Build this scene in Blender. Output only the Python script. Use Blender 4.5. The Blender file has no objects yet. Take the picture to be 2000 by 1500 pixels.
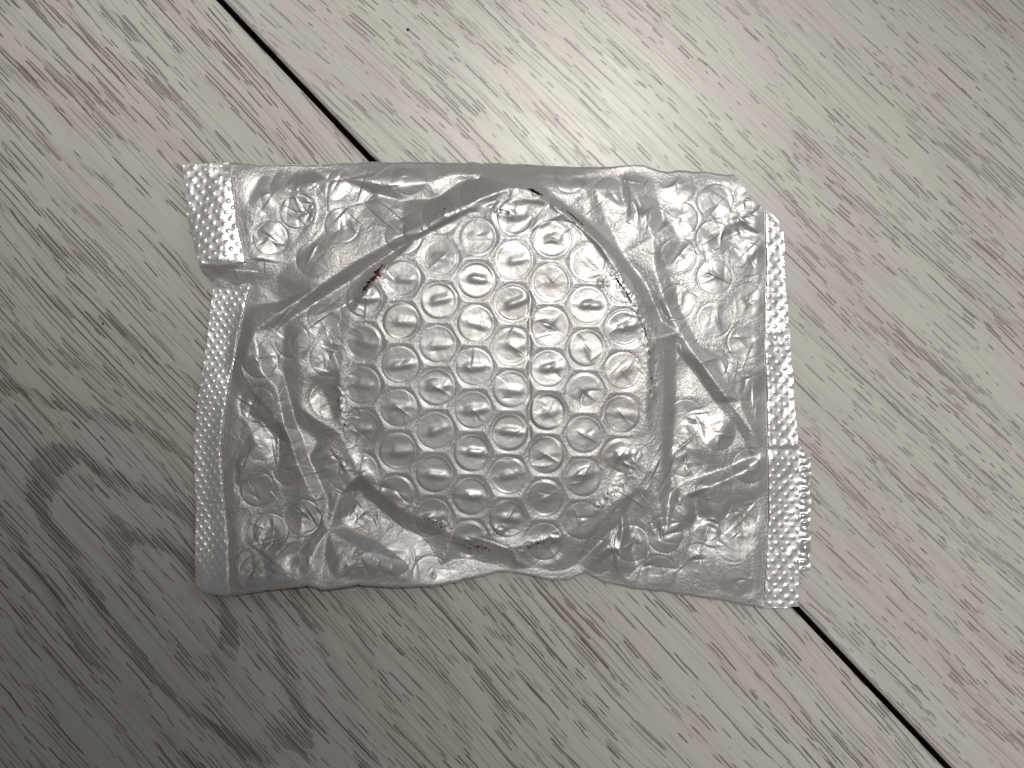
import bpy, math, random
import numpy as np
from mathutils import Vector
from mathutils.geometry import delaunay_2d_cdt

# ------------------------------------------------------------------ set-up
scene = bpy.context.scene
C = scene.collection
MM = 0.001
S = 7.4                      # photograph pixels per millimetre on the floor
CAM_H = 400.0                # camera height in mm
rng = np.random.default_rng(11)
random.seed(4)

def W(px, py, z=0.0):
    """photograph pixel + height in mm -> true position in metres"""
    k = (1.0 - z / CAM_H)
    return ((px - 1000.0) / S * k * MM, (750.0 - py) / S * k * MM, z * MM)

# camera
cd = bpy.data.cameras.new('camera')
cam = bpy.data.objects.new('camera', cd)
C.objects.link(cam)
cam.location = (0, 0, CAM_H * MM)
cd.sensor_width = 36.0
cd.lens = 36.0 * CAM_H / (2000.0 / S)
cd.clip_start = 0.01
cd.clip_end = 50.0
scene.camera = cam

# world: dim even light of the room
world = bpy.data.worlds.new('World')
scene.world = world
world.use_nodes = True
wt = world.node_tree
bgn = wt.nodes['Background']
wtc = wt.nodes.new('ShaderNodeTexCoord')
wsep = wt.nodes.new('ShaderNodeSeparateXYZ')
wmr = wt.nodes.new('ShaderNodeMapRange')          # pale ceiling, dimmer walls
wmr.inputs['From Min'].default_value = 0.15
wmr.inputs['From Max'].default_value = 1.0
wmr.inputs['To Min'].default_value = 0.05
wmr.inputs['To Max'].default_value = 0.17
wt.links.new(wtc.outputs['Generated'], wsep.inputs[0])
wt.links.new(wsep.outputs[2], wmr.inputs['Value'])
wt.links.new(wmr.outputs[0], bgn.inputs['Strength'])
bgn.inputs['Color'].default_value = (1.0, 0.965, 0.92, 1)

# added broad fill light, upper right, to shade the film slopes; no known source
ad = bpy.data.lights.new('added_fill', 'AREA')
ad.shape = 'RECTANGLE'
ad.size = 1.3; ad.size_y = 1.0
ad.energy = 5.2
ad.color = (0.96, 0.98, 1.0)
fill_ob = bpy.data.objects.new('added_fill', ad)
C.objects.link(fill_ob)
fill_ob.location = (1.45, 1.35, 0.95)
fill_ob.rotation_euler = (Vector((0, 0, 0)) - fill_ob.location).to_track_quat('-Z', 'Y').to_euler()

# ceiling lamp almost overhead, split into two added spots; their pools overlap
# at upper right and darken the lower left in place of a cast shadow
def split_lamp_spot(loc, target, energy, radius_mm):
    ld = bpy.data.lights.new('split_ceiling_lamp', 'SPOT')
    ld.energy = energy
    ld.color = (1.0, 0.968, 0.905)
    ld.shadow_soft_size = 0.06
    aim = Vector(W(*target))
    loc = Vector(loc)
    ld.spot_size = 2 * math.atan(radius_mm * MM / (aim - loc).length)
    ld.spot_blend = 1.0
    o = bpy.data.objects.new('split_ceiling_lamp', ld)
    C.objects.link(o)
    o.location = loc
    o.rotation_euler = (aim - loc).to_track_quat('-Z', 'Y').to_euler()
split_lamp_spot((0.055, 0.286, 1.30), (600, -300), 39.0, 1450 / S)
split_lamp_spot((0.105, 0.266, 1.30), (2000, 1000), 36.0, 1570 / S)

scene.view_settings.view_transform = 'Standard'
scene.view_settings.look = 'None'
scene.view_settings.gamma = 1.0
scene.view_settings.use_curve_mapping = False
scene.view_settings.exposure = 0.10

# ------------------------------------------------------------------ node helpers
class NT:
    def __init__(self, name):
        self.m = bpy.data.materials.new(name)
        self.m.use_nodes = True
        self.t = self.m.node_tree
        self.bsdf = self.t.nodes['Principled BSDF']
    def link(self, a, b):
        self.t.links.new(a, b)
    def put(self, sock, v):
        if hasattr(v, 'is_output'):
            self.link(v, sock)
        else:
            sock.default_value = v
    def math(self, op, a, b=0.0, c=None, clamp=False):
        n = self.t.nodes.new('ShaderNodeMath')
        n.operation = op
        n.use_clamp = clamp
        self.put(n.inputs[0], a)
        self.put(n.inputs[1], b)
        if c is not None:
            self.put(n.inputs[2], c)
        return n.outputs[0]
    def vec(self, x, y, z=0.0):
        n = self.t.nodes.new('ShaderNodeCombineXYZ')
        for i, v in enumerate((x, y, z)):
            self.put(n.inputs[i], v)
        return n.outputs[0]
    def noise(self, v, scale=1.0, detail=2.0, rough=0.5):
        n = self.t.nodes.new('ShaderNodeTexNoise')
        self.put(n.inputs['Vector'], v)
        n.inputs['Scale'].default_value = scale
        n.inputs['Detail'].default_value = detail
        n.inputs['Roughness'].default_value = rough
        return n.outputs['Fac']
    def smooth(self, x, a, b, lo=0.0, hi=1.0):
        n = self.t.nodes.new('ShaderNodeMapRange')
        n.interpolation_type = 'SMOOTHSTEP'
        self.put(n.inputs['Value'], x)
        self.put(n.inputs['From Min'], a)
        self.put(n.inputs['From Max'], b)
        self.put(n.inputs['To Min'], lo)
        self.put(n.inputs['To Max'], hi)
        return n.outputs[0]
    def mix(self, f, a, b):
        n = self.t.nodes.new('ShaderNodeMix')
        n.data_type = 'RGBA'
        self.put(n.inputs[0], f)
        for i, v in ((6, a), (7, b)):
            if isinstance(v, tuple):
                v = (*v, 1.0) if len(v) == 3 else v
            self.put(n.inputs[i], v)
        return n.outputs[2]
    def bump(self, h, strength, dist, normal=None):
        n = self.t.nodes.new('ShaderNodeBump')
        n.inputs['Strength'].default_value = strength
        n.inputs['Distance'].default_value = dist
        self.put(n.inputs['Height'], h)
        if normal is not None:
            self.link(normal, n.inputs['Normal'])
        return n.outputs[0]
    def objco(self):
        n = self.t.nodes.new('ShaderNodeTexCoord')
        return n.outputs['Object']
    def sep(self, v):
        n = self.t.nodes.new('ShaderNodeSeparateXYZ')
        self.link(v, n.inputs[0])
        return n.outputs

def wood_material(name, u0, v0, seed, squash, skew, dark, length, lam, near0, near1, far):
    """pale limed laminate: long grain along local X (mm), nested figure round (u0, v0)"""
    k = NT(name)
    xyz = k.sep(k.objco())
    u = k.math('MULTIPLY', xyz[0], 1000.0)
    v = k.math('MULTIPLY', xyz[1], 1000.0)
    v = k.math('MULTIPLY_ADD', u, skew, v)
    big = k.noise(k.vec(k.math('MULTIPLY', u, 1/95.), k.math('MULTIPLY', v, 1/42.), seed), 1, 2, .5)
    mid = k.noise(k.vec(k.math('MULTIPLY', u, 1/24.), k.math('MULTIPLY', v, 1/11.), seed + 3), 1, 2, .55)
    vw = k.math('MULTIPLY_ADD', k.math('SUBTRACT', big, .5), 7.0, v)
    vq = k.math('MULTIPLY_ADD', k.math('SUBTRACT', big, .5), 22.0, v)
    vw = k.math('MULTIPLY_ADD', k.math('SUBTRACT', mid, .5), .9, vw)
    tiny = k.noise(k.vec(k.math('MULTIPLY', u, 1/6.), k.math('MULTIPLY', v, 1/1.8), seed + 31), 1, 2, .6)
    vw = k.math('MULTIPLY_ADD', k.math('SUBTRACT', tiny, .5), .40, vw)
    # nested rings
    du = k.math('MULTIPLY', k.math('SUBTRACT', u, u0), squash)
    dv = k.math('SUBTRACT', vq, v0)
    q = k.math('SQRT', k.math('ADD', k.math('MULTIPLY', du, du), k.math('MULTIPLY', dv, dv)))
    q = k.math('MULTIPLY_ADD', k.math('SUBTRACT', mid, .5), 5.0, q)
    wav = k.noise(k.vec(k.math('MULTIPLY', u, 1/70.), k.math('MULTIPLY', v, 1/30.), seed + 21), 1, 2, .5)
    ph = k.math('MULTIPLY_ADD', wav, 6.0, k.math('MULTIPLY', q, 2 * math.pi / lam))
    ring = k.math('MULTIPLY_ADD', k.math('SINE', ph), .5, .5)
    patch = k.noise(k.vec(k.math('MULTIPLY', u, 1/48.), k.math('MULTIPLY', v, 1/22.), seed + 9), 1, 2, .5)
    patchD = k.smooth(patch, .38, .60)
    ringD = k.math('MULTIPLY', k.smooth(ring, .58, .98), k.math('MULTIPLY_ADD', patchD, .65, .35))
    near = k.smooth(q, near0, near1, 1.0, far)
    dens = k.math('MULTIPLY', ringD, near)
    # pores: thin strokes of even width, one row beside the other, denser inside the rings
    def strokes(pitch, L, th0, gain, wid, sd):
        r = k.math('DIVIDE', vw, pitch)
        row = k.math('FLOOR', r)
        rnd = k.t.nodes.new('ShaderNodeTexWhiteNoise'); rnd.noise_dimensions = '1D'
        k.put(rnd.inputs['W'], k.math('ADD', row, sd))
        jit = k.math('MULTIPLY_ADD', rnd.outputs['Value'], .46, -.23)
        f = k.math('ABSOLUTE', k.math('SUBTRACT', k.math('SUBTRACT', k.math('SUBTRACT', r, row), .5), jit))
        uu = k.math('MULTIPLY_ADD', rnd.outputs['Value'], 371.0, k.math('MULTIPLY', u, 1 / L))
        n = k.noise(k.vec(uu, k.math('MULTIPLY', row, 3.37), sd), 1, 1.6, .55)
        th = k.math('MULTIPLY_ADD', dens, -gain, th0)
        th = k.math('MULTIPLY_ADD', patchD, -.045, th)
        on = k.smooth(k.math('SUBTRACT', n, th), 0.0, .045)
        w = k.math('MULTIPLY', on, wid)
        line = k.smooth(f, k.math('MULTIPLY', w, .45), w, 1.0, 0.0)
        return k.math('MULTIPLY', line, k.math('MULTIPLY', on, k.math('MULTIPLY_ADD', rnd.outputs['Value'], .45, .55)))
    s1 = strokes(.92, length, .612, .20, .30, seed)
    s2 = strokes(1.9, length * 1.7, .585, .08, .15, seed + 40)
    s3 = strokes(.66, length * .7, .655, .21, .30, seed + 80)
    s4 = k.math('MULTIPLY', strokes(1.15, length * 4.0, .535, .06, .20, seed + 120), .42)
    dash = k.math('MAXIMUM', k.math('MAXIMUM', s1, s4), k.math('MAXIMUM', s2, s3))
    fine = k.noise(k.vec(k.math('MULTIPLY', u, 1/30.), k.math('MULTIPLY', vw, 1/.9), seed + 2), 1, 3, .65)
    tone = k.noise(k.vec(k.math('MULTIPLY', u, 1/45.), k.math('MULTIPLY', vw, 1/9.), seed + 7), 1, 2, .5)
    col = k.mix(k.smooth(tone, .40, .60), (.605, .598, .556), (.60, .572, .545))
    col = k.mix(k.math('MULTIPLY', k.smooth(fine, .42, .75), .42), col, (.40, .365, .345))
    col = k.mix(k.math('MULTIPLY', dens, .28), col, (.25, .205, .18))
    dcol = k.mix(k.smooth(mid, .35, .65), (.115, .08, .07), (.15, .125, .118))
    col = k.mix(k.math('MULTIPLY', dash, dark), col, dcol)
    k.put(k.bsdf.inputs['Base Color'], col)
    speck = k.noise(k.objco(), 2600.0, 2, .6)
    k.put(k.bsdf.inputs['Roughness'], k.math('MULTIPLY_ADD', fine, .12, .17))
    k.bsdf.inputs['Specular IOR Level'].default_value = .105
    h = k.math('MULTIPLY_ADD', dash, -1.0, k.math('MULTIPLY', fine, .9))
    n1 = k.bump(h, .40, .00008)
    n2 = k.bump(speck, .25, .00006, n1)
    k.link(n2, k.bsdf.inputs['Normal'])
    return k.m

def film_material(name, base, metal, rough, speck_amt, crease_amt, tint=True):
    """silvery pearlescent polythene"""
    k = NT(name)
    co = k.objco()
    a = k.noise(co, 55.0, 2, .5)
    col = k.mix(k.smooth(a, .3, .7), base, tuple(c * f for c, f in zip(base, (.97, .93, .925) if tint else (1, 1, 1))))  # random warm mottling in the colour, standing in for reflections
    k.put(k.bsdf.inputs['Base Color'], col)
    k.bsdf.inputs['Metallic'].default_value = metal
    r = k.noise(co, 240.0, 3, .6)
    k.put(k.bsdf.inputs['Roughness'], k.math('MULTIPLY_ADD', r, .16, rough - .08))
    k.bsdf.inputs['Specular IOR Level'].default_value = .6
    k.bsdf.inputs['Coat Weight'].default_value = .26
    k.bsdf.inputs['Coat Roughness'].default_value = .20
    s1 = k.noise(co, 1300.0, 3, .7)
    n = k.bump(s1, speck_amt, .00016)
    s2 = k.noise(co, 420.0, 2, .5)
    n = k.bump(s2, crease_amt, .0005, n)
    k.link(n, k.bsdf.inputs['Normal'])
    return k.m

def plain_material(name, col, rough=.8, var=None, scale=900.0):
    k = NT(name)
    if var:
        f = k.noise(k.objco(), scale, 3, .6)
        k.put(k.bsdf.inputs['Base Color'], k.mix(k.smooth(f, .4, .68), col, var))
    else:
        k.bsdf.inputs['Base Color'].default_value = (*col, 1)
    k.bsdf.inputs['Roughness'].default_value = rough
    return k.m

# ------------------------------------------------------------------ mesh helpers
def link_mesh(name, verts, faces, mat, parent=None, smooth=True, normals=None):
    me = bpy.data.meshes.new(name)
    v = np.asarray(verts, dtype=np.float32)
    if isinstance(faces, np.ndarray):
        n = faces.shape[0]; w = faces.shape[1]
        me.vertices.add(len(v)); me.vertices.foreach_set('co', v.ravel())
        me.loops.add(n * w); me.loops.foreach_set('vertex_index', faces.astype(np.int32).ravel())
        me.polygons.add(n)
        me.polygons.foreach_set('loop_start', np.arange(0, n * w, w, dtype=np.int32))
        me.update(calc_edges=True)
    else:
        me.from_pydata([tuple(p) for p in v], [], faces)
        me.update()
    me.polygons.foreach_set('use_smooth', np.full(len(me.polygons), smooth, dtype=bool))
    if normals is not None:
        me.normals_split_custom_set_from_vertices([tuple(q) for q in normals])
    me.materials.append(mat)
    o = bpy.data.objects.new(name, me)
    C.objects.link(o)
    if parent is not None:
        o.parent = parent
    return o

def tag(o, label=None, cat=None, group=None, kind=None):
    for key, val in (('label', label), ('category', cat), ('group', group), ('kind', kind)):
        if val:
            o[key] = val
    return o

# ------------------------------------------------------------------ floor: dark underlay + planks
m_under = plain_material('underlay', (.022, .019, .016), .9)
fl = link_mesh('floor', [(-3, -3, -.009), (3, -3, -.009), (3, 3, -.009), (-3, 3, -.009)], [(0, 1, 2, 3)], m_under, smooth=False)
tag(fl, 'pale limed wood laminate floor under the pouch', kind='structure')

p0 = Vector(W(430, 0)).xy; p1 = Vector(W(1852, 1500)).xy
along = (p1 - p0).normalized()                # down-right
across = Vector((-along.y, along.x))          # up-right
ang = math.atan2(along.y, along.x)
PW = 0.1915
GAP = 0.0016
def to_local(px, py, origin):
    d = Vector(W(px, py)).xy - origin
    return d.dot(along) * 1000, d.dot(across) * 1000

def plank(side, mat, shift):
    """side 0: the plank up-right of the seam, -1: down-left, ..."""
    L, w, ch, th = 0.62, PW / 2 - GAP / 2, 0.0008, 0.008
    vs, fs = [], []
    for x in (-L, L):
        for (y, z) in ((-w, -th), (-w, -ch * 1.1), (-w + ch, 0), (w - ch, 0), (w, -ch * 1.1), (w, -th)):
            vs.append((x, y, z))
    for i in range(5):
        fs.append((i, i + 6, i + 7, i + 1))
    fs.append((0, 1, 2, 3, 4, 5)); fs.append((11, 10, 9, 8, 7, 6))
    o = link_mesh('plank', vs, fs, mat, fl, smooth=False)
    c = (p0 + p1) / 2 + across * (PW * (side + .5)) + along * shift
    o.location = (c.x, c.y, 0)
    o.rotation_euler = (0, 0, ang)
    return o, c
_, cR = plank(0, None, 0) if False else (None, (p0 + p1) / 2 + across * (PW * .5))
cL = (p0 + p1) / 2 - across * (PW * .5)
uR, vR = to_local(2250, -420, cR)
uL, vL = to_local(330, 1190, cL)
m_woodR = wood_material('laminate_straight', uR, vR, 3.3, .10, -.05, .70, 10.0, 15.0, 10.0, 60.0, .32)
m_woodL = wood_material('laminate_figured', uL, vL, 12.4, .36, .02, .90, 17.0, 9.5, 17.0, 34.0, .36)
plank(0, m_woodR, 0)
plank(-1, m_woodL, 0)
plank(1, m_woodL, .21)
plank(-2, m_woodR, -.17)

# ------------------------------------------------------------------ pouch height field (photograph pixels, mm)
X0, X1, Y0, Y1, ST = 345.0, 1575.0, 304.0, 1204.0, 1.5
gx = np.arange(X0, X1, ST); gy = np.arange(Y0, Y1, ST)
NX, NY = len(gx), len(gy)
GX, GY = np.meshgrid(gx, gy)

def raster(pts, tris, out):
    for t in tris:
        a, b, c = (pts[i] for i in t)
        xa, xb = min(a[0], b[0], c[0]), max(a[0], b[0], c[0])
        ya, yb = min(a[1], b[1], c[1]), max(a[1], b[1], c[1])
        i0 = max(0, int((xa - X0) / ST)); i1 = min(NX, int((xb - X0) / ST) + 2)
        j0 = max(0, int((ya - Y0) / ST)); j1 = min(NY, int((yb - Y0) / ST) + 2)
        if i1 <= i0 or j1 <= j0:
            continue
        x = GX[j0:j1, i0:i1]; y = GY[j0:j1, i0:i1]
        den = (b[1]-c[1])*(a[0]-c[0]) + (c[0]-b[0])*(a[1]-c[1])
        if abs(den) < 1e-9:
            continue
        w0 = ((b[1]-c[1])*(x-c[0]) + (c[0]-b[0])*(y-c[1])) / den
        w1 = ((c[1]-a[1])*(x-c[0]) + (a[0]-c[0])*(y-c[1])) / den
        w2 = 1 - w0 - w1
        ins = (w0 >= -1e-6) & (w1 >= -1e-6) & (w2 >= -1e-6)
        out[j0:j1, i0:i1][ins] = (w0*a[2] + w1*b[2] + w2*c[2])[ins]

def blur(a, sig):
    s = sig / ST
    r = int(3 * s) + 1
    kx = np.exp(-.5 * (np.arange(-r, r + 1) / s) ** 2); kx /= kx.sum()
    p = np.pad(a, r, mode='edge')
    p = sum(kx[i] * p[:, i:i + a.shape[1]] for i in range(2 * r + 1))
    return sum(kx[i] * p[i:i + a.shape[0], :] for i in range(2 * r + 1))

# chains of fold lines: (x, y, height mm)
chains = [
 # --- the plateau over the round contents
 [(1000,390,11.2),(1080,402,11.4),(1165,474,11.5),(1232,570,11.3),(1266,690,11.0),(1262,800,10.8),(1240,900,10.2),(1185,980,9.8),(1100,1046,9.4),(1000,1070,9.6),(885,1048,9.8),(775,990,9.9),(700,925,10.2),(668,850,10.4),(664,720,10.6),(688,610,10.9),(742,530,11.1),(822,455,11.2),(910,410,11.2),(1000,390,11.2)],
 [(975,480,12.1),(1090,520,12.3),(1180,640,12.3),(1190,780,12.1),(1120,930,11.7),(980,985,11.5),(840,930,11.6),(760,800,11.9),(760,650,12.2),(850,530,12.2),(975,480,12.1)],
 # --- big ridge, left corner up to the top of the disc, and the valley under it
 [(496,650,4.6),(545,610,6.2),(625,557,8.0),(700,507,9.4),(780,462,10.6),(860,422,11.6),(940,388,12.0),(1000,366,11.6),(1046,374,11.6)],
 [(556,632,4.2),(640,576,5.8),(712,530,7.6),(796,476,9.2),(880,432,10.3),(960,398,10.9)],
 # --- left of the disc
 [(650,605,8.2),(618,655,7.2),(596,735,6.2),(588,800,5.2)],
 [(478,690,4.6),(510,724,5.6),(542,758,6.0),(556,830,5.6),(582,905,5.7),(602,950,5.4),(640,1035,4.6)],
 [(552,728,3.4),(578,826,3.2),(604,898,3.4),(640,975,3.8)],
 [(640,1035,4.6),(664,965,5.6),(692,938,8.6)],
 [(640,1035,4.6),(720,1078,5.0),(792,1136,1.6)],
 [(668,1030,3.2),(735,1058,2.6),(800,1100,2.2)],
 [(700,955,5.6),(790,1045,4.2),(852,1128,1.8)],
 [(640,1035,4.6),(632,1085,1.6),(624,1138,1.0)],
 [(606,1090,3.0),(598,1134,1.4)],[(662,1090,3.4),(656,1134,1.4)],
 [(452,740,2.0),(476,800,3.0),(462,900,2.4),(470,960,2.2)],
 [(540,850,3.6),(500,870,4.2),(466,905,3.2)],
 # --- upper left pocket
 [(622,352,4.2),(616,400,5.2),(610,452,5.6)],
 [(640,352,2.8),(636,400,4.2),(630,452,4.8)],
 [(722,354,5.2),(770,366,5.4),(842,357,5.6),(905,352,5.6)],
 [(730,378,3.6),(790,392,4.8),(850,388,6.0)],
 [(478,512,4.8),(520,500,4.6),(600,482,5.4)],
 [(500,545,2.6),(548,590,3.0)],
 # --- top right
 [(1046,374,11.6),(1100,425,10.9),(1160,476,10.6)],
 [(1075,380,8.2),(1150,436,7.6),(1215,498,7.0),(1262,560,6.6),(1290,625,6.2)],
 [(1060,395,11.9),(1140,452,11.4),(1205,512,11.0),(1252,580,10.6),(1284,660,10.2)],
 [(1226,328,1.8),(1242,380,5.0),(1262,430,6.4),(1276,464,7.6)],
 [(1206,340,2.0),(1222,410,4.6),(1244,452,6.0)],
 [(1276,350,2.6),(1288,398,3.8),(1296,430,4.6)],
 [(1276,464,7.6),(1310,436,5.6),(1348,416,4.8)],
 [(1276,464,7.6),(1330,472,5.6),(1380,466,4.6)],
 [(1276,464,7.6),(1280,530,7.4),(1300,596,7.8),(1326,648,7.8),(1372,712,7.2),(1420,776,6.2),(1466,836,4.6),(1496,878,2.8)],
 [(1302,520,5.6),(1330,610,6.0),(1362,670,5.8),(1402,724,5.2),(1446,782,4.2),(1484,836,3.0)],
 [(1346,714,4.8),(1396,784,4.0),(1440,838,3.2)],
 # --- standing fold right of the disc
 [(1272,690,10.6),(1276,780,10.0),(1270,860,9.8),(1256,940,8.8)],
 [(1296,684,9.0),(1298,770,8.6),(1294,880,7.8),(1286,970,7.0)],
 [(1320,682,6.2),(1318,770,5.8),(1312,880,5.2),(1308,968,4.8)],
 # --- lower right
 [(1496,878,2.8),(1470,892,2.6),(1440,904,2.6),(1380,926,3.2),(1330,944,4.2)],
 [(1494,890,3.0),(1452,922,4.8),(1390,950,5.2),(1336,968,5.2)],
 [(1326,974,6.4),(1346,1000,5.4),(1350,1026,3.8)],
 [(1352,972,3.2),(1360,1010,2.8)],
 [(1428,782,4.4),(1412,830,4.4),(1380,870,5.0)],
 # --- fan of folds at the bottom edge
 [(1248,950,9.0),(1210,985,8.8),(1150,1038,7.6),(1088,1100,4.4),(1072,1128,1.6)],
 [(1222,1005,6.0),(1180,1052,4.6),(1130,1100,2.6),(1112,1122,1.2)],
 [(1214,1012,6.6),(1184,1070,5.6),(1152,1110,2.4)],
 [(1214,1012,6.6),(1210,1075,5.2),(1200,1130,1.6)],
 [(1197,1080,3.6),(1180,1124,1.2)],
 [(1232,1040,3.4),(1240,1110,2.2)],
 [(1000,1112,4.2),(940,1105,4.4),(880,1112,3.0)],
 [(1010,1098,7.0),(1040,1108,4.0),(1072,1128,1.6)],
]
free_pts = [(480,400,3.4),(560,372,4.2),(560,440,4.8),(540,540,4.0),(680,450,6.2),(660,345,3.2),(800,338,4.6),(880,340,6.0),(960,345,7.4),(1040,345,7.0),
 (1100,350,6.0),(1160,372,5.2),(1190,440,5.0),(1330,360,3.2),(1400,360,2.6),(1330,510,5.0),(1400,440,3.6),(1460,440,2.8),(1460,520,3.0),(1400,560,4.6),(1392,640,5.0),
 (1456,600,3.2),(1458,720,3.2),(1400,690,4.6),(1342,815,4.6),(1338,890,4.4),(1400,900,3.8),(1470,940,3.4),(1400,1020,3.2),(1450,1090,2.4),(1364,1096,2.8),(1300,1050,4.0),(1284,1118,2.4),(1430,1150,1.8),
 (500,980,2.6),(540,1060,2.6),(480,1110,2.0),(570,1010,3.2),(540,920,3.6),(480,760,3.2),(620,860,4.2),(630,760,6.4),(960,740,12.7),(1040,640,12.7),
 (470,600,1.8),(450,680,1.2),(420,700,.8),(400,850,.8),(410,1000,.9),(420,1120,.8),(440,572,1.2),(410,556,1.0),(470,562,1.6),(430,540,2.0),(500,520,3.8),
 (357,322,2.2),(410,322,2.6),(372,420,3.0),(386,514,4.6),(430,510,5.4),(430,420,4.2),(455,330,3.0),(468,450,4.4),(600,325,1.6),(520,325,1.8),
 (1520,430,1.6),(1535,560,1.4),(1530,700,1.0),(1545,820,1.2),(1562,900,1.4),(1530,1000,1.0),(1555,1180,1.0),(1497,500,2.0),(1497,640,2.0),(1498,760,1.8),(1500,960,2.0),(1496,1060,1.6),(1492,1180,1.2)]
hull = [(300,280,1.2),(800,280,1.4),(1300,280,1.4),(1620,280,1.0),(1620,700,1.0),(1620,1240,1.0),(1200,1240,1.2),(800,1240,1.6),(300,1240,1.0),(300,800,.6),(330,560,.6)]
def tilt(p):
    return (p[0], p[1], p[2] + .003 * ((p[0] - 965) * .55 - (p[1] - 730) * .8))
chains[0] = [tilt(p) for p in chains[0]]
chains[1] = [tilt(p) for p in chains[1]]
P, E = [], []
def addp(p):
    for i, q in enumerate(P):
        if abs(q[0]-p[0]) < .5 and abs(q[1]-p[1]) < .5:
            return i
    P.append(p); return len(P) - 1
for ch in chains:
    ids = [addp(p) for p in ch]
    E += [(a, b) for a, b in zip(ids, ids[1:]) if a != b]
for p in free_pts + hull:
    addp(p)
cv, ce, cf, ov, oe, of = delaunay_2d_cdt([Vector(p[:2]) for p in P], E, [], 0, 1e-3)
pts = []
for i, v in enumerate(cv):
    if ov[i]:
        pts.append((v.x, v.y, P[ov[i][0]][2]))
    else:   # crossing of two fold lines
        d = sorted(((v.x-q[0])**2 + (v.y-q[1])**2, q[2]) for q in P)[:3]
        pts.append((v.x, v.y, sum(z for _, z in d) / 3))
base = np.full((NY, NX), 1.0)
raster(pts, cf, base)
smooth_base = blur(base, 13.0)
big_shape = blur(base, 38.0)
base = .8 * blur(base, 2.6) + .2 * blur(base, 8.0)
base = .8 + .52 * (big_shape - .8) + .86 * (base - big_shape)
e0 = np.clip((1.32 - np.hypot((GX - 965) / 300, (GY - 730) / 345)) / .37, 0, 1)
base -= .8e-5 * ((GX - 1120) ** 2 + (GY - 520) ** 2) * e0 * e0 * (3 - 2 * e0)     # the contents slope off to lower left
base = np.maximum(base, .7)

# ---- crumple: faceted random triangulations
def facets(step, amp, seed):
    r = np.random.default_rng(seed)
    xs = np.arange(X0 - step, X1 + 2 * step, step); ys = np.arange(Y0 - step, Y1 + 2 * step, step)
    px = xs[None, :] + r.uniform(-.42, .42, (len(ys), len(xs))) * step
    py = ys[:, None] + r.uniform(-.42, .42, (len(ys), len(xs))) * step
    pz = r.normal(0, amp, px.shape)
    n = len(xs)
    ps = list(zip(px.ravel(), py.ravel(), pz.ravel()))
    tr = []
    for j in range(len(ys) - 1):
        for i in range(n - 1):
            a, b, c, d = j*n+i, j*n+i+1, (j+1)*n+i+1, (j+1)*n+i
            tr += [(a, b, c), (a, c, d)] if r.random() < .5 else [(a, b, d), (b, c, d)]
    o = np.zeros((NY, NX)); raster(ps, tr, o)
    return o
fac = blur(facets(50, .34, 1), 1.1) + blur(facets(23, .12, 2), 1.0)

def ellipse_r(cx, cy, rx, ry):
    return np.hypot((GX - cx) / rx, (GY - cy) / ry)
def sstep(x, a, b):
    t = np.clip((x - a) / (b - a), 0, 1); return t * t * (3 - 2 * t)
outer = sstep(ellipse_r(965, 730, 300, 345), .82, 1.02)      # 0 on the disc, 1 outside
right = sstep(GX, 900, 1300)

def crease(h, x, y, th, L, w, a, kind=0):
    R = 3.0 * L
    i0 = max(0, int((x - R - X0) / ST)); i1 = min(NX, int((x + R - X0) / ST) + 1)
    j0 = max(0, int((y - R - Y0) / ST)); j1 = min(NY, int((y + R - Y0) / ST) + 1)
    if i1 <= i0 or j1 <= j0:
        return
    dx = GX[j0:j1, i0:i1] - x; dy = GY[j0:j1, i0:i1] - y
    s = dx * math.cos(th) + dy * math.sin(th)
    t = -dx * math.sin(th) + dy * math.cos(th) + .0012 * s * s * (1 if kind % 2 else -1)
    env = np.exp(-(s / L) ** 2)
    if kind < 2:
        p = np.exp(-np.abs(t) / w)                 # sharp ridge / valley
    else:
        p = np.tanh(t / (w * .35)) * np.exp(-np.abs(t) / (2.2 * w))   # little step
    h[j0:j1, i0:i1] += a * env * p
cre = np.zeros((NY, NX))
for k in range(620):
    x = rng.uniform(440, 1500); y = rng.uniform(320, 1160)
    crease(cre, x, y, rng.uniform(0, math.pi), rng.uniform(9, 36), rng.uniform(1.6, 4.5), rng.normal(0, .17), rng.integers(0, 4))
cre2 = np.zeros((NY, NX))
for k in range(1500):     # fine crinkles, gathered in patches
    x = rng.uniform(440, 1500); y = rng.uniform(320, 1160)
    a = .12 * max(0.0, math.sin(x / 53. + 1.3 * math.sin(y / 41.)) * math.cos(y / 47. + x / 90.) + .45)
    crease(cre2, x, y, rng.uniform(0, math.pi), rng.uniform(5, 16), rng.uniform(1.4, 3.2), rng.normal(0, a), rng.integers(0, 4))
disc_cre = np.zeros((NY, NX))
for k in range(90):       # few and faint on the stretched disc
    x = rng.uniform(680, 1260); y = rng.uniform(400, 1070)
    crease(disc_cre, x, y, rng.uniform(0, math.pi), rng.uniform(8, 22), rng.uniform(2, 4), rng.normal(0, .06), rng.integers(0, 4))

calm = blur(rng.normal(0, 1, (NY, NX)), 34.0); calm = sstep(calm / calm.std(), -.9, 1.1)
H = base + outer * ((.30 + .5 * calm) * fac + (.35 + .5 * calm) * cre + (.3 + .9 * calm) * cre2) + (1 - outer) * (disc_cre + fac * .05)

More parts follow.
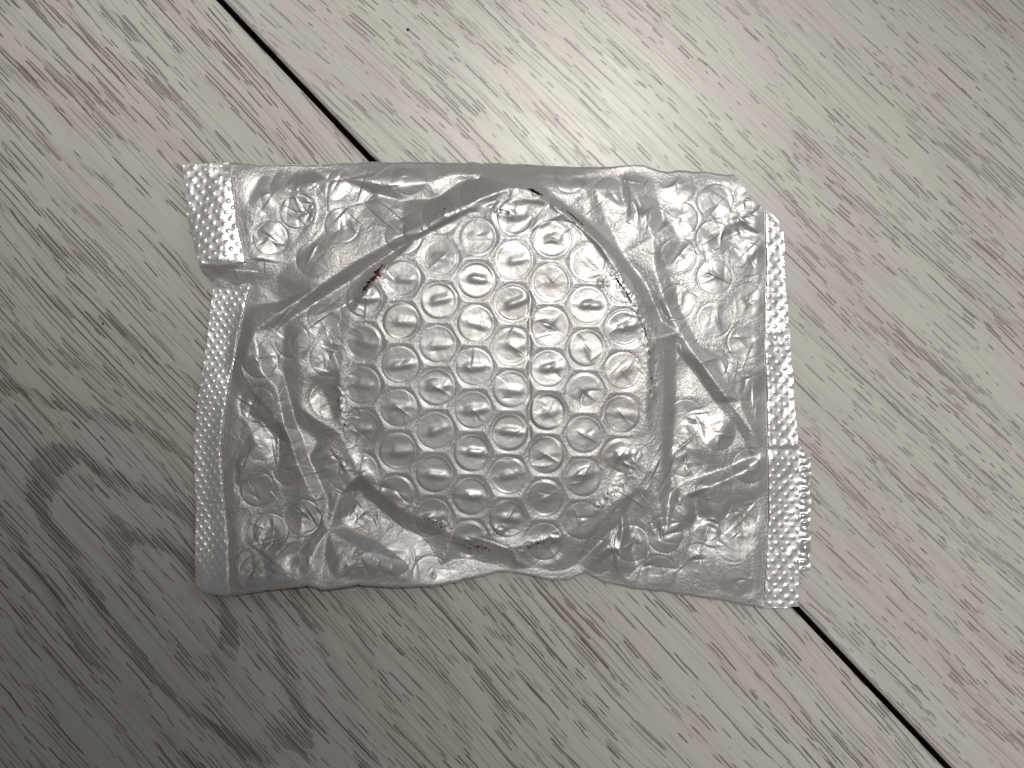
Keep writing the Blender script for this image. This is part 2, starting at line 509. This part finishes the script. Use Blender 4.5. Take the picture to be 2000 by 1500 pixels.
# ---- bubbles: hexagonal lattice over the disc, drifting in the loose film
Rb = 36.5
bubbles = []        # (x, y, r, flat)
cvec = np.array([72.6, 2.0]); dvec = np.array([-2.2, 84.3]); o0 = np.array([926.0, 716.0])
for i in range(-6, 8):
    for j in range(-8, 9):
        p = o0 + i * cvec + (j + (.5 if i % 2 else 0)) * dvec
        e = math.hypot((p[0] - 965) / 322, (p[1] - 730) / 368)
        if e < 1.0:
            bubbles.append((p[0], p[1], Rb, 1.0 if e < .9 else .5))
loose = [(1325,502),(1327,425),(1320,365),(1397,463),(1395,545),(1392,627),(1460,507),(1460,588),(1457,670),(1456,752),(1392,708),(1342,815),(1337,897),(1405,845),(1462,910),(1397,948),
 (1300,1046),(1285,1118),(1380,1022),(1362,1095),(1435,1066),(1446,1000),(1167,1087),(1235,1062),(1325,590),(1258,412),(1190,378),(1110,345),(1400,395),(1462,425),(1340,735),(1440,1140),(1452,832),
 (512,375),(582,412),(525,462),(652,357),(667,437),(725,388),(610,505),(798,345),(590,340),(570,667),(502,790),(565,917),(500,955),(512,870),(570,835),(640,780),(528,1035),(470,1030),(590,1010),
 (500,1115),(575,1090),(690,1000),(770,1092),(700,1110),(700,1052),(640,700),(632,618),(505,705),(935,345),(1040,1102),(630,905),(840,1120),(545,1135),(650,1132)]
for (x, y) in loose:
    if all(math.hypot(x - b[0], y - b[1]) > 62 for b in bubbles):
        bubbles.append((x + rng.uniform(-3, 3), y + rng.uniform(-3, 3), rng.uniform(32.5, 35.5), 0.0))
dmin = np.full((NY, NX), 9.0); bid = np.full((NY, NX), -1)
pk = np.zeros((NY, NX))
for k, (bx, by, br, flat) in enumerate(bubbles):
    i0 = max(0, int((bx - 62 - X0) / ST)); i1 = min(NX, int((bx + 62 - X0) / ST))
    j0 = max(0, int((by - 62 - Y0) / ST)); j1 = min(NY, int((by + 62 - Y0) / ST))
    dx = GX[j0:j1, i0:i1] - bx; dy = GY[j0:j1, i0:i1] - by
    d = np.hypot(dx, dy) / br
    sl = dmin[j0:j1, i0:i1]; upd = d < sl
    sl[upd] = d[upd]; bid[j0:j1, i0:i1][upd] = k
    inside = sstep(d, 1.0, .80)
    loc = np.zeros_like(d)
    if flat > .7:
        # pinched-up bar in the middle of the slack bubble
        th = rng.normal(0, .15) - (.25 * rng.random() if bx > 1040 else 0)
        u = dx * math.cos(th) + dy * math.sin(th) - rng.uniform(2, 7)
        v = -dx * math.sin(th) + dy * math.cos(th) - rng.uniform(-3, 3)
        hw = rng.uniform(15, 21); hh = rng.uniform(7.5, 10.5)
        a = rng.uniform(.13, .28)
        if bx > 1030 and rng.random() < .6:
            a *= rng.uniform(.1, .5)                    # puckered differently on the right
        vv = np.where(v < 0, v / (hh * 1.15), v / (hh * .95))
        loc += a * np.exp(-np.abs((u + .3 * v) / hw) ** 5) * np.exp(-np.abs(vv) ** 3.0)
        loc += a * .45 * np.exp(-(v / 5.5) ** 2) * np.exp(-(u / 34) ** 4)
        tilt_b = rng.normal(0, .004, 2)
        loc += tilt_b[0] * dx + tilt_b[1] * dy
        for q in range(rng.integers(2, 5) if bx > 1030 else rng.integers(0, 2)):
            t3 = rng.uniform(-.9, .9)
            u3 = dx * math.cos(t3) + dy * math.sin(t3) - rng.normal(0, 8)
            v3 = -dx * math.sin(t3) + dy * math.cos(t3) - rng.normal(0, 9) + rng.normal(0, .010) * u3 * u3
            loc += rng.normal(.04, .15) * np.exp(-np.abs(v3) / rng.uniform(2.5, 5.5)) * np.exp(-(u3 / rng.uniform(8, 20)) ** 2)
        if bx > 1030 or rng.random() < .2:
            th2 = rng.uniform(.5, 1.2) * rng.choice((-1, 1))
            v2 = -dx * math.sin(th2) + dy * math.cos(th2)
            u2 = dx * math.cos(th2) + dy * math.sin(th2)
            loc += rng.uniform(.1, .3) * np.exp(-np.abs(v2) / 4.0) * np.exp(-((u2 - 8) / 16) ** 2)
        loc -= rng.uniform(.04, .15) * (1 - np.minimum(d, 1) ** 2)
    else:
        # squashed bubble with a few radial creases
        n = rng.integers(3, 6)
        for q in range(n):
            th = rng.uniform(0, math.pi)
            off = rng.normal(0, 7)
            u = dx * math.cos(th) + dy * math.sin(th) - rng.normal(0, 9)
            v = -dx * math.sin(th) + dy * math.cos(th) - off + .01 * u * u * rng.normal(0, .6)
            loc += rng.normal(0, .24) * np.exp(-np.abs(v) / rng.uniform(2, 5)) * np.exp(-(u / rng.uniform(9, 20)) ** 2)
        loc += rng.uniform(-.1, .08) * (1 - np.minimum(d, 1) ** 2)
        u = dx * math.cos(1.0) + dy * math.sin(1.0)
    pk[j0:j1, i0:i1] += loc * inside * (1.0 if flat > .7 else rng.uniform(.25, 1.0))
web = np.clip((1.30 - dmin) / .32, 0, 1)
web = web * web * (3 - 2 * web)
vary = blur(rng.normal(0, 1, (NY, NX)), 26.0); vary = sstep(vary / vary.std(), -1.0, 1.2)
depth = .20 * (1 - outer) + (.02 + .12 * vary) * outer
H += pk - depth * web
H -= (.045 * (1 - outer) + (.0 + .10 * vary) * outer) * np.exp(-((dmin - 1.0) * Rb / 1.5) ** 2)
# thin vertical pleat across the disc
H -= .17 * np.exp(-((GX - 1034 - .00012 * (GY - 700) ** 2 * .4) / 4.0) ** 2) * sstep(GY, 545, 590) * sstep(GY, 900, 850)

# ---- outlines
film_poly = [(357,322),(410,319),(450,318),(520,321),(600,322),(660,319),(720,316),(800,316),(880,317),(1000,320),(1090,324),(1150,326),(1200,325),(1240,321),(1275,328),(1305,337),(1322,332),(1375,336),(1432,341),(1452,365),(1466,384),(1500,412),(1522,432),(1530,455),
 (1533,520),(1538,600),(1544,680),(1552,790),(1558,850),(1561,900),(1561,1000),(1560,1100),(1560,1184),(1530,1188),(1490,1189),(1430,1177),(1350,1164),(1280,1155),(1230,1148),(1180,1138),(1144,1120),(1110,1131),(1078,1134),(1040,1124),(1000,1118),
 (975,1117),(920,1131),(850,1145),(780,1148),(700,1143),(660,1150),(628,1151),(600,1144),(560,1149),(520,1154),(450,1163),(410,1161),(390,1156),(380,1144),(381,1080),(383,1000),(380,920),(379,850),(389,770),(400,700),(408,640),(413,590),(417,560),
 (406,541),(394,526),(388,514),(376,470),(366,420),(361,370)]
def poly_inside(poly, x, y):
    ins = np.zeros(x.shape, bool)
    n = len(poly)
    for i in range(n):
        xa, ya = poly[i]; xb, yb = poly[(i + 1) % n]
        if ya == yb:
            continue
        c = ((ya > y) != (yb > y)) & (x < (xb - xa) * (y - ya) / (yb - ya) + xa)
        ins ^= c
    return ins
def poly_near(poly, x, y, closed=True):
    best = np.full(x.shape, 1e9); qx = x.copy(); qy = y.copy()
    n = len(poly)
    for i in range(n if closed else n - 1):
        xa, ya = poly[i]; xb, yb = poly[(i + 1) % n]
        L2 = (xb-xa)**2 + (yb-ya)**2
        t = np.clip(((x-xa)*(xb-xa) + (y-ya)*(yb-ya)) / L2, 0, 1)
        cx = xa + t*(xb-xa); cy = ya + t*(yb-ya)
        d = np.hypot(x-cx, y-cy)
        m = d < best
        best[m] = d[m]; qx[m] = cx[m]; qy[m] = cy[m]
    return best, qx, qy
# hand-cut outline: little waves
def wobble(poly, amp, seed):
    r = np.random.default_rng(seed); out = []
    n = len(poly)
    for i in range(n):
        a = np.array(poly[i]); b = np.array(poly[(i + 1) % n])
        L = np.linalg.norm(b - a); m = max(1, int(L / 14))
        nrm = np.array([-(b-a)[1], (b-a)[0]]) / max(L, 1e-6)
        for k in range(m):
            out.append(tuple(a + (b - a) * k / m + nrm * r.normal(0, amp)))
    return out
film_poly = wobble(film_poly, .8, 3)

# embossed seals: regions of the same sheet
seal_UL = [(340,300),(451,300),(452,350),(463,430),(479,512),(440,516),(340,514)]
seal_LL = [(340,560),(490,556),(478,600),(464,660),(450,740),(438,810),(431,880),(436,960),(444,1050),(448,1180),(340,1180)]
seal_R = [(1494,405),(1497,560),(1495,700),(1500,850),(1501,1000),(1496,1100),(1490,1200),(1600,1200),(1600,405)]
in_UL = poly_inside(seal_UL, GX, GY); in_LL = poly_inside(seal_LL, GX, GY); in_R = poly_inside(seal_R, GX, GY)
seal = in_UL | in_LL | in_R
sealf = blur(seal.astype(float), 2.5)
def dots(sx, sy, rot, r, seed):
    c, s = math.cos(rot), math.sin(rot)
    u = GX * c + GY * s; v = -GX * s + GY * c
    u = u + 2.0 * np.sin(v / 31.0 + seed) ; v = v + 1.6 * np.sin(u / 27.0 + seed * 2)
    row = np.floor(v / sy)
    uu = (u + (row % 2) * sx / 2) / sx
    fx = (uu - np.floor(uu) - .5) * sx; fy = (v / sy - row - .5) * sy
    return np.exp(-((fx**2 + fy**2) / r**2) ** 1.5)
dot = dots(22, 11.5, .14, 3.6, 1.0) * in_UL + dots(15.5, 11.0, .08, 3.0, 2.0) * in_LL * .7 + dots(22, 11.8, -.06, 3.7, 3.0) * in_R
lump = blur(rng.normal(0, 1, (NY, NX)), 4.5); lump /= lump.std()
soft = blur(H, 16.0)
flatH = blur(base, 6.0)
H = H * (1 - sealf) + sealf * (flatH + .12 * dot + .028 * lump * (1 - .5 * in_LL))
# weld line where the seal starts
ds = np.full((NY, NX), 1e9)
for ln in (seal_UL[1:5], seal_LL[1:10], seal_R[:7]):
    d, _, _ = poly_near(ln, GX, GY, closed=False)
    ds = np.minimum(ds, d)
band = sstep(ds, 30, 6) * (~seal)
H = H * (1 - band) + band * (flatH - .28 * sstep(ds, 34, 0) + .4 * fac)
H -= .10 * np.exp(-(ds / 3.5) ** 2)
H += in_R * (.16 * np.exp(-((GY - 868) / 5.0) ** 2) - .16 * np.exp(-((GY - 881) / 8.0) ** 2))   # fold across the seal

# free folded edges round off towards the floor
edge_lines = [[p for p in film_poly if p[1] < 345 and 440 < p[0] < 1440], [p for p in film_poly if p[1] > 1110 and 380 < p[0] < 1500]]
de = np.full((NY, NX), 1e9)
for ln in edge_lines:
    d, _, _ = poly_near(ln, GX, GY, closed=False)
    de = np.minimum(de, d)
d_all, QX, QY = poly_near(film_poly, GX, GY)
prof = np.sqrt(np.clip(de / 5.0, 0, 1) * (2 - np.clip(de / 5.0, 0, 1)))
slope = sstep(de, -20, 44)
H = .8 + (H - .8) * slope; flatH = .8 + (flatH - .8) * slope
quiet = sstep(de, 2, 18)               # the very edge is a clean fold
H = (H * quiet + (flatH - .1) * (1 - quiet))
lift = 5.0 * np.exp(-((GX - 640) / 210) ** 2) * sstep(GY, 1000, 1140) + .9 * np.exp(-((GX - 1040) / 90) ** 2) * sstep(GY, 1040, 1120)
H = .45 + (H - .45) * prof + lift
H = np.maximum(H, .42)

# ---- tears in the film over the contents
def crack_field(lines, seed):
    r = np.random.default_rng(seed)
    n1 = blur(r.normal(0, 1, (NY, NX)), 2.2); n1 /= n1.std()
    n2 = blur(r.normal(0, 1, (NY, NX)), 9.0); n2 /= n2.std()
    m = np.zeros((NY, NX), bool)
    for ln, w in lines:
        d, _, _ = poly_near(ln, GX + 1.6 * n2, GY + 1.6 * n2, closed=False)
        a, b = ln[0], ln[-1]
        e = np.minimum(np.hypot(GX-a[0], GY-a[1]), np.hypot(GX-b[0], GY-b[1]))
        ww = .85 * w * (.15 + .85 * sstep(e, 0, 18)) * (1 + .45 * n1 + .3 * n2)
        m |= d < ww
    return m
tears = [([(703,578),(716,562),(730,543),(750,520)], 4.8), ([(1008,365),(1013,366)], 2.6), ([(1024,369),(1040,372),(1052,378),(1066,384)], 2.9),
 ([(855,416),(865,412),(882,400)], 1.7), ([(1170,548),(1180,553)], 2.4), ([(1200,537),(1215,560),(1226,578),(1236,600)], 1.6), ([(1252,620),(1262,650),(1267,680),(1272,700)], 1.5),
 ([(664,760),(664,790),(672,830)], .6), ([(648,882),(660,898),(674,918)], 1.5), ([(832,1012),(850,1020),(872,1026)], 1.2), ([(905,1060),(930,1066),(950,1072)], 1.3),
 ([(1020,1072),(1050,1062),(1092,1046)], 1.4), ([(1250,888),(1243,906),(1232,926)], 1.3), ([(1168,990),(1195,965),(1212,945)], .9), ([(1276,735),(1274,775)], .7), ([(1240,600),(1250,622)], 1.2),
 ([(1095,402),(1112,416),(1150,450)], .8),([(970,410),(985,414),(1002,420)], 1.0),([(955,1038),(985,1034)], .9)]
hole = crack_field(tears, 5)
# film puckers up a little along each tear
dt = np.full((NY, NX), 1e9)
for ln, w in tears:
    d, _, _ = poly_near(ln, GX, GY, closed=False)
    dt = np.minimum(dt, d)
pucker = blur(rng.normal(0, 1, (NY, NX)), 3.0); pucker /= pucker.std()
H += np.exp(-(dt / 9.0) ** 2) * (.12 + .09 * pucker) * (1 - sealf)

# ---- vertices and normals
K = 1 - H / CAM_H
VX = GX.copy(); VY = GY.copy()
# cells kept
CX = (GX[:-1, :-1] + ST / 2); CY = (GY[:-1, :-1] + ST / 2)
keep = poly_inside(film_poly, CX, CY)
hc = hole[:-1, :-1] & hole[1:, 1:]
vin = np.zeros((NY, NX), int)
vin[:-1, :-1] += keep; vin[1:, :-1] += keep; vin[:-1, 1:] += keep; vin[1:, 1:] += keep
bnd = (vin > 0) & (vin < 4) & (d_all < 2.4)
VX[bnd] = QX[bnd]; VY[bnd] = QY[bnd]
keep &= ~hc
px = (VX - 1000) / S * K * MM; py = (750 - VY) / S * K * MM; pz = H * MM
gyz, gxz = np.gradient(H, ST / S)
nn = np.stack([-gxz, gyz, np.ones_like(H)], -1)
nn /= np.linalg.norm(nn, axis=-1, keepdims=True)
VV = np.stack([px, py, pz], -1).reshape(-1, 3)
NN = nn.reshape(-1, 3)
idx = np.arange(NX * NY).reshape(NY, NX)
quads = np.stack([idx[:-1, :-1], idx[1:, :-1], idx[1:, 1:], idx[:-1, 1:]], -1)

cell_seal = np.zeros(keep.shape, int)
for n, m in ((1, in_UL), (2, in_LL), (3, in_R)):
    cell_seal[m[:-1, :-1]] = n
cell_b = np.where((dmin[:-1, :-1] < 1.0) & (cell_seal == 0) & (de[:-1, :-1] > 12), bid[:-1, :-1], -1)

def sub(name, mask, mat, parent):
    f = quads[mask]
    u, inv = np.unique(f.ravel(), return_inverse=True)
    return link_mesh(name, VV[u], inv.reshape(-1, 4), mat, parent, normals=NN[u])

m_film = film_material('silver_film', (.48, .478, .482), .47, .39, .95, .12)
m_bub = film_material('bubble_film', (.44, .438, .442), .49, .40, .20, .20)
m_seal = film_material('sealed_film', (.62, .62, .625), .56, .32, .15, .15, False)
m_back = film_material('back_film', (.58, .575, .57), .4, .4, .2, .1)

pouch = bpy.data.objects.new('bubble_pouch', None)
C.objects.link(pouch)
pouch.empty_display_size = .02
tag(pouch, 'crumpled silver-grey bubble wrap pouch lying on the pale wood floor', 'pouch')
front = sub('front_film', keep & (cell_seal == 0) & (cell_b < 0), m_film, pouch)
sub('seal_strip', keep & (cell_seal == 1), m_seal, pouch)['label'] = 'bright dotted heat seal of the folded-over corner'
sub('seal_strip', keep & (cell_seal == 2), m_seal, pouch)['label'] = 'dim dotted heat seal in the shade'
sub('seal_strip', keep & (cell_seal == 3), m_seal, pouch)['label'] = 'bright sparkling dotted heat seal'
for k in range(len(bubbles)):
    msk = keep & (cell_b == k)
    if msk.sum() > 150:
        sub('bubble', msk, m_bub, front)

# back sheet
bp = [p for p in film_poly]
cxm, cym = 965, 740
bv = [W(cxm + (x - cxm) * .975, cym + (y - cym) * .955, .25) for x, y in bp]
back = link_mesh('back_film', bv, [tuple(range(len(bv)))], m_back, pouch, smooth=False)
back['label'] = 'flat back sheet lying on the floor'

# second seal peeping out behind the right one
sx = np.arange(1548, 1584, 1.5); sy = np.arange(872, 1114, 1.5)
AX, AY = np.meshgrid(sx, sy)
hz = .55 + .30 * np.exp(-(((AX - 1571 + 1.5*np.sin(AY/17.)) / 6.0) ** 2 + ((np.mod(AY, 13) - 6.5) / 4.2) ** 2)) + .12 * np.sin(AY / 9.0 + AX / 6.0) * np.sin(AY / 4.1)
hz += .5 * np.exp(-((AY - 1066) ** 2 + (AX - 1574) ** 2) / 60.)
rag = 1.4 * np.sin(AY / 11.0) + 1.0 * np.sin(AY / 4.7)
AXX = np.where(AX > 1578, AX + rag, AX)
kk = 1 - hz / CAM_H
sv = np.stack([(AXX - 1000) / S * kk * MM, (750 - AY) / S * kk * MM, hz * MM], -1).reshape(-1, 3)
ni, nj = len(sx), len(sy)
ii = np.arange(ni * nj).reshape(nj, ni)
sq = np.stack([ii[:-1, :-1], ii[1:, :-1], ii[1:, 1:], ii[:-1, 1:]], -1)
cxs = (AX[:-1, :-1]); cys = AY[:-1, :-1]
kp = cxs < np.where(cys < 892, 1562 + (cys - 872) * .8, 1590)
s2 = link_mesh('seal_strip', sv, sq[kp], m_seal, pouch)
s2['label'] = 'narrow edge of the back sheet showing behind the seal'

# ------------------------------------------------------------------ the round contents, seen through the tears
def sample(A, x, y):
    i = int(np.clip((x - X0) / ST, 0, NX - 1)); j = int(np.clip((y - Y0) / ST, 0, NY - 1))
    return float(A[j, i])
m_cake = plain_material('dark_brown_cake', (.055, .026, .016), .95, (.24, .095, .04), 1500.0)
low = np.minimum(blur(H, 5.0) , H)
vs, fs = [], []
NR, NA = 26, 120
for r in range(NR + 1):
    for a in range(NA):
        th = 2 * math.pi * a / NA
        f = r / NR
        x = 968 + 322 * f * math.cos(th); y = 728 + 352 * f * math.sin(th)
        z = max(sample(low, x, y) - 1.5, .6)
        vs.append(W(x, y, z))
for a in range(NA):
    th = 2 * math.pi * a / NA
    vs.append(W(968 + 320 * math.cos(th), 728 + 350 * math.sin(th), .4))
for r in range(NR + 1):
    for a in range(NA):
        b = (a + 1) % NA
        if r == 0:
            continue
        fs.append((r*NA + a - NA, r*NA + a, r*NA + b, r*NA + b - NA)) if r <= NR else None
for a in range(NA):
    b = (a + 1) % NA
    fs.append((NR*NA + a, (NR+1)*NA + a, (NR+1)*NA + b, NR*NA + b))
cake = link_mesh('round_cake', vs, fs, m_cake)
tag(cake, 'dark brown round cake showing only through tears in the pouch', 'cake')

# brown crumbs caught along the tears
m_dirt = plain_material('brown_crumbs', (.030, .020, .015), .95, (.11, .055, .03), 2500.0)
vs, fs = [], []
def fleck(x, y, r):
    z = sample(H, x, y)
    n = random.randint(4, 6); b = len(vs); t0 = random.random() * 6
    for q in range(n):
        th = t0 + 2 * math.pi * q / n
        rr = r * random.uniform(.5, 1.4)
        xx, yy = x + rr * math.cos(th), y + rr * math.sin(th)
        vs.append(W(xx, yy, sample(H, xx, yy) + .04))
    vs.append(W(x, y, z + .04 + r / S * .6))
    for q in range(n):
        fs.append((b + q, b + n, b + (q + 1) % n))
for ln, w in tears:
    for k in range(len(ln) - 1):
        L = math.hypot(ln[k+1][0] - ln[k][0], ln[k+1][1] - ln[k][1])
        for q in range(int(L / 6.0) + 1):
            t = random.random()
            fleck(ln[k][0] + t * (ln[k+1][0] - ln[k][0]) + random.gauss(0, 3.4), ln[k][1] + t * (ln[k+1][1] - ln[k][1]) + random.gauss(0, 3.4), abs(random.gauss(.7, .5)) + .35)
for (a, b, n) in [((835,1012),(905,1058),34), ((1205,535),(1245,610),40), ((900,1062),(960,1075),24), ((1010,1074),(1070,1058),30), ((1170,545),(1182,555),10), ((690,590),(706,578),8), ((730,1040),(800,1010),6), ((955,1040),(990,1030),10), ((960,408),(1005,422),10), ((1225,930),(1160,1000),22)]:
    for q in range(n // 2):
        t = random.random()
        fleck(a[0] + t * (b[0]-a[0]) + random.gauss(0, 4), a[1] + t * (b[1]-a[1]) + random.gauss(0, 4), abs(random.gauss(.7, .5)) + .3)
fk = link_mesh('dirt_flecks', vs, fs, m_dirt, pouch, smooth=False)
tag(fk, 'dark brown crumbs along the tears', kind='stuff')

# two specks on the floor
m_speck = plain_material('dark_speck', (.05, .028, .018), .9)
def speck(px, py, rx, ry, label):
    vs, fs = [], []
    n = 9
    for q in range(n):
        th = 2 * math.pi * q / n; f = random.uniform(.75, 1.2)
        vs.append(W(px + rx * f * math.cos(th), py + ry * f * math.sin(th), .01))
    for q in range(n):
        th = 2 * math.pi * q / n + .2
        vs.append(W(px + .55 * rx * math.cos(th), py + .55 * ry * math.sin(th), .28))
    vs.append(W(px, py, .36))
    for q in range(n):
        p = (q + 1) % n
        fs.append((q, n + q, n + p, p)); fs.append((n + q, 2 * n, n + p))
    fs.append(tuple(range(n)))
    tag(link_mesh('dirt_speck', vs, fs, m_speck), label, 'speck', 'specks on the floor')
speck(797, 58, 3.2, 2.8, 'tiny round brown speck on the plank above the pouch')
speck(201, 632, 1.8, 3.4, 'tiny thin dark speck on the plank left of the pouch')
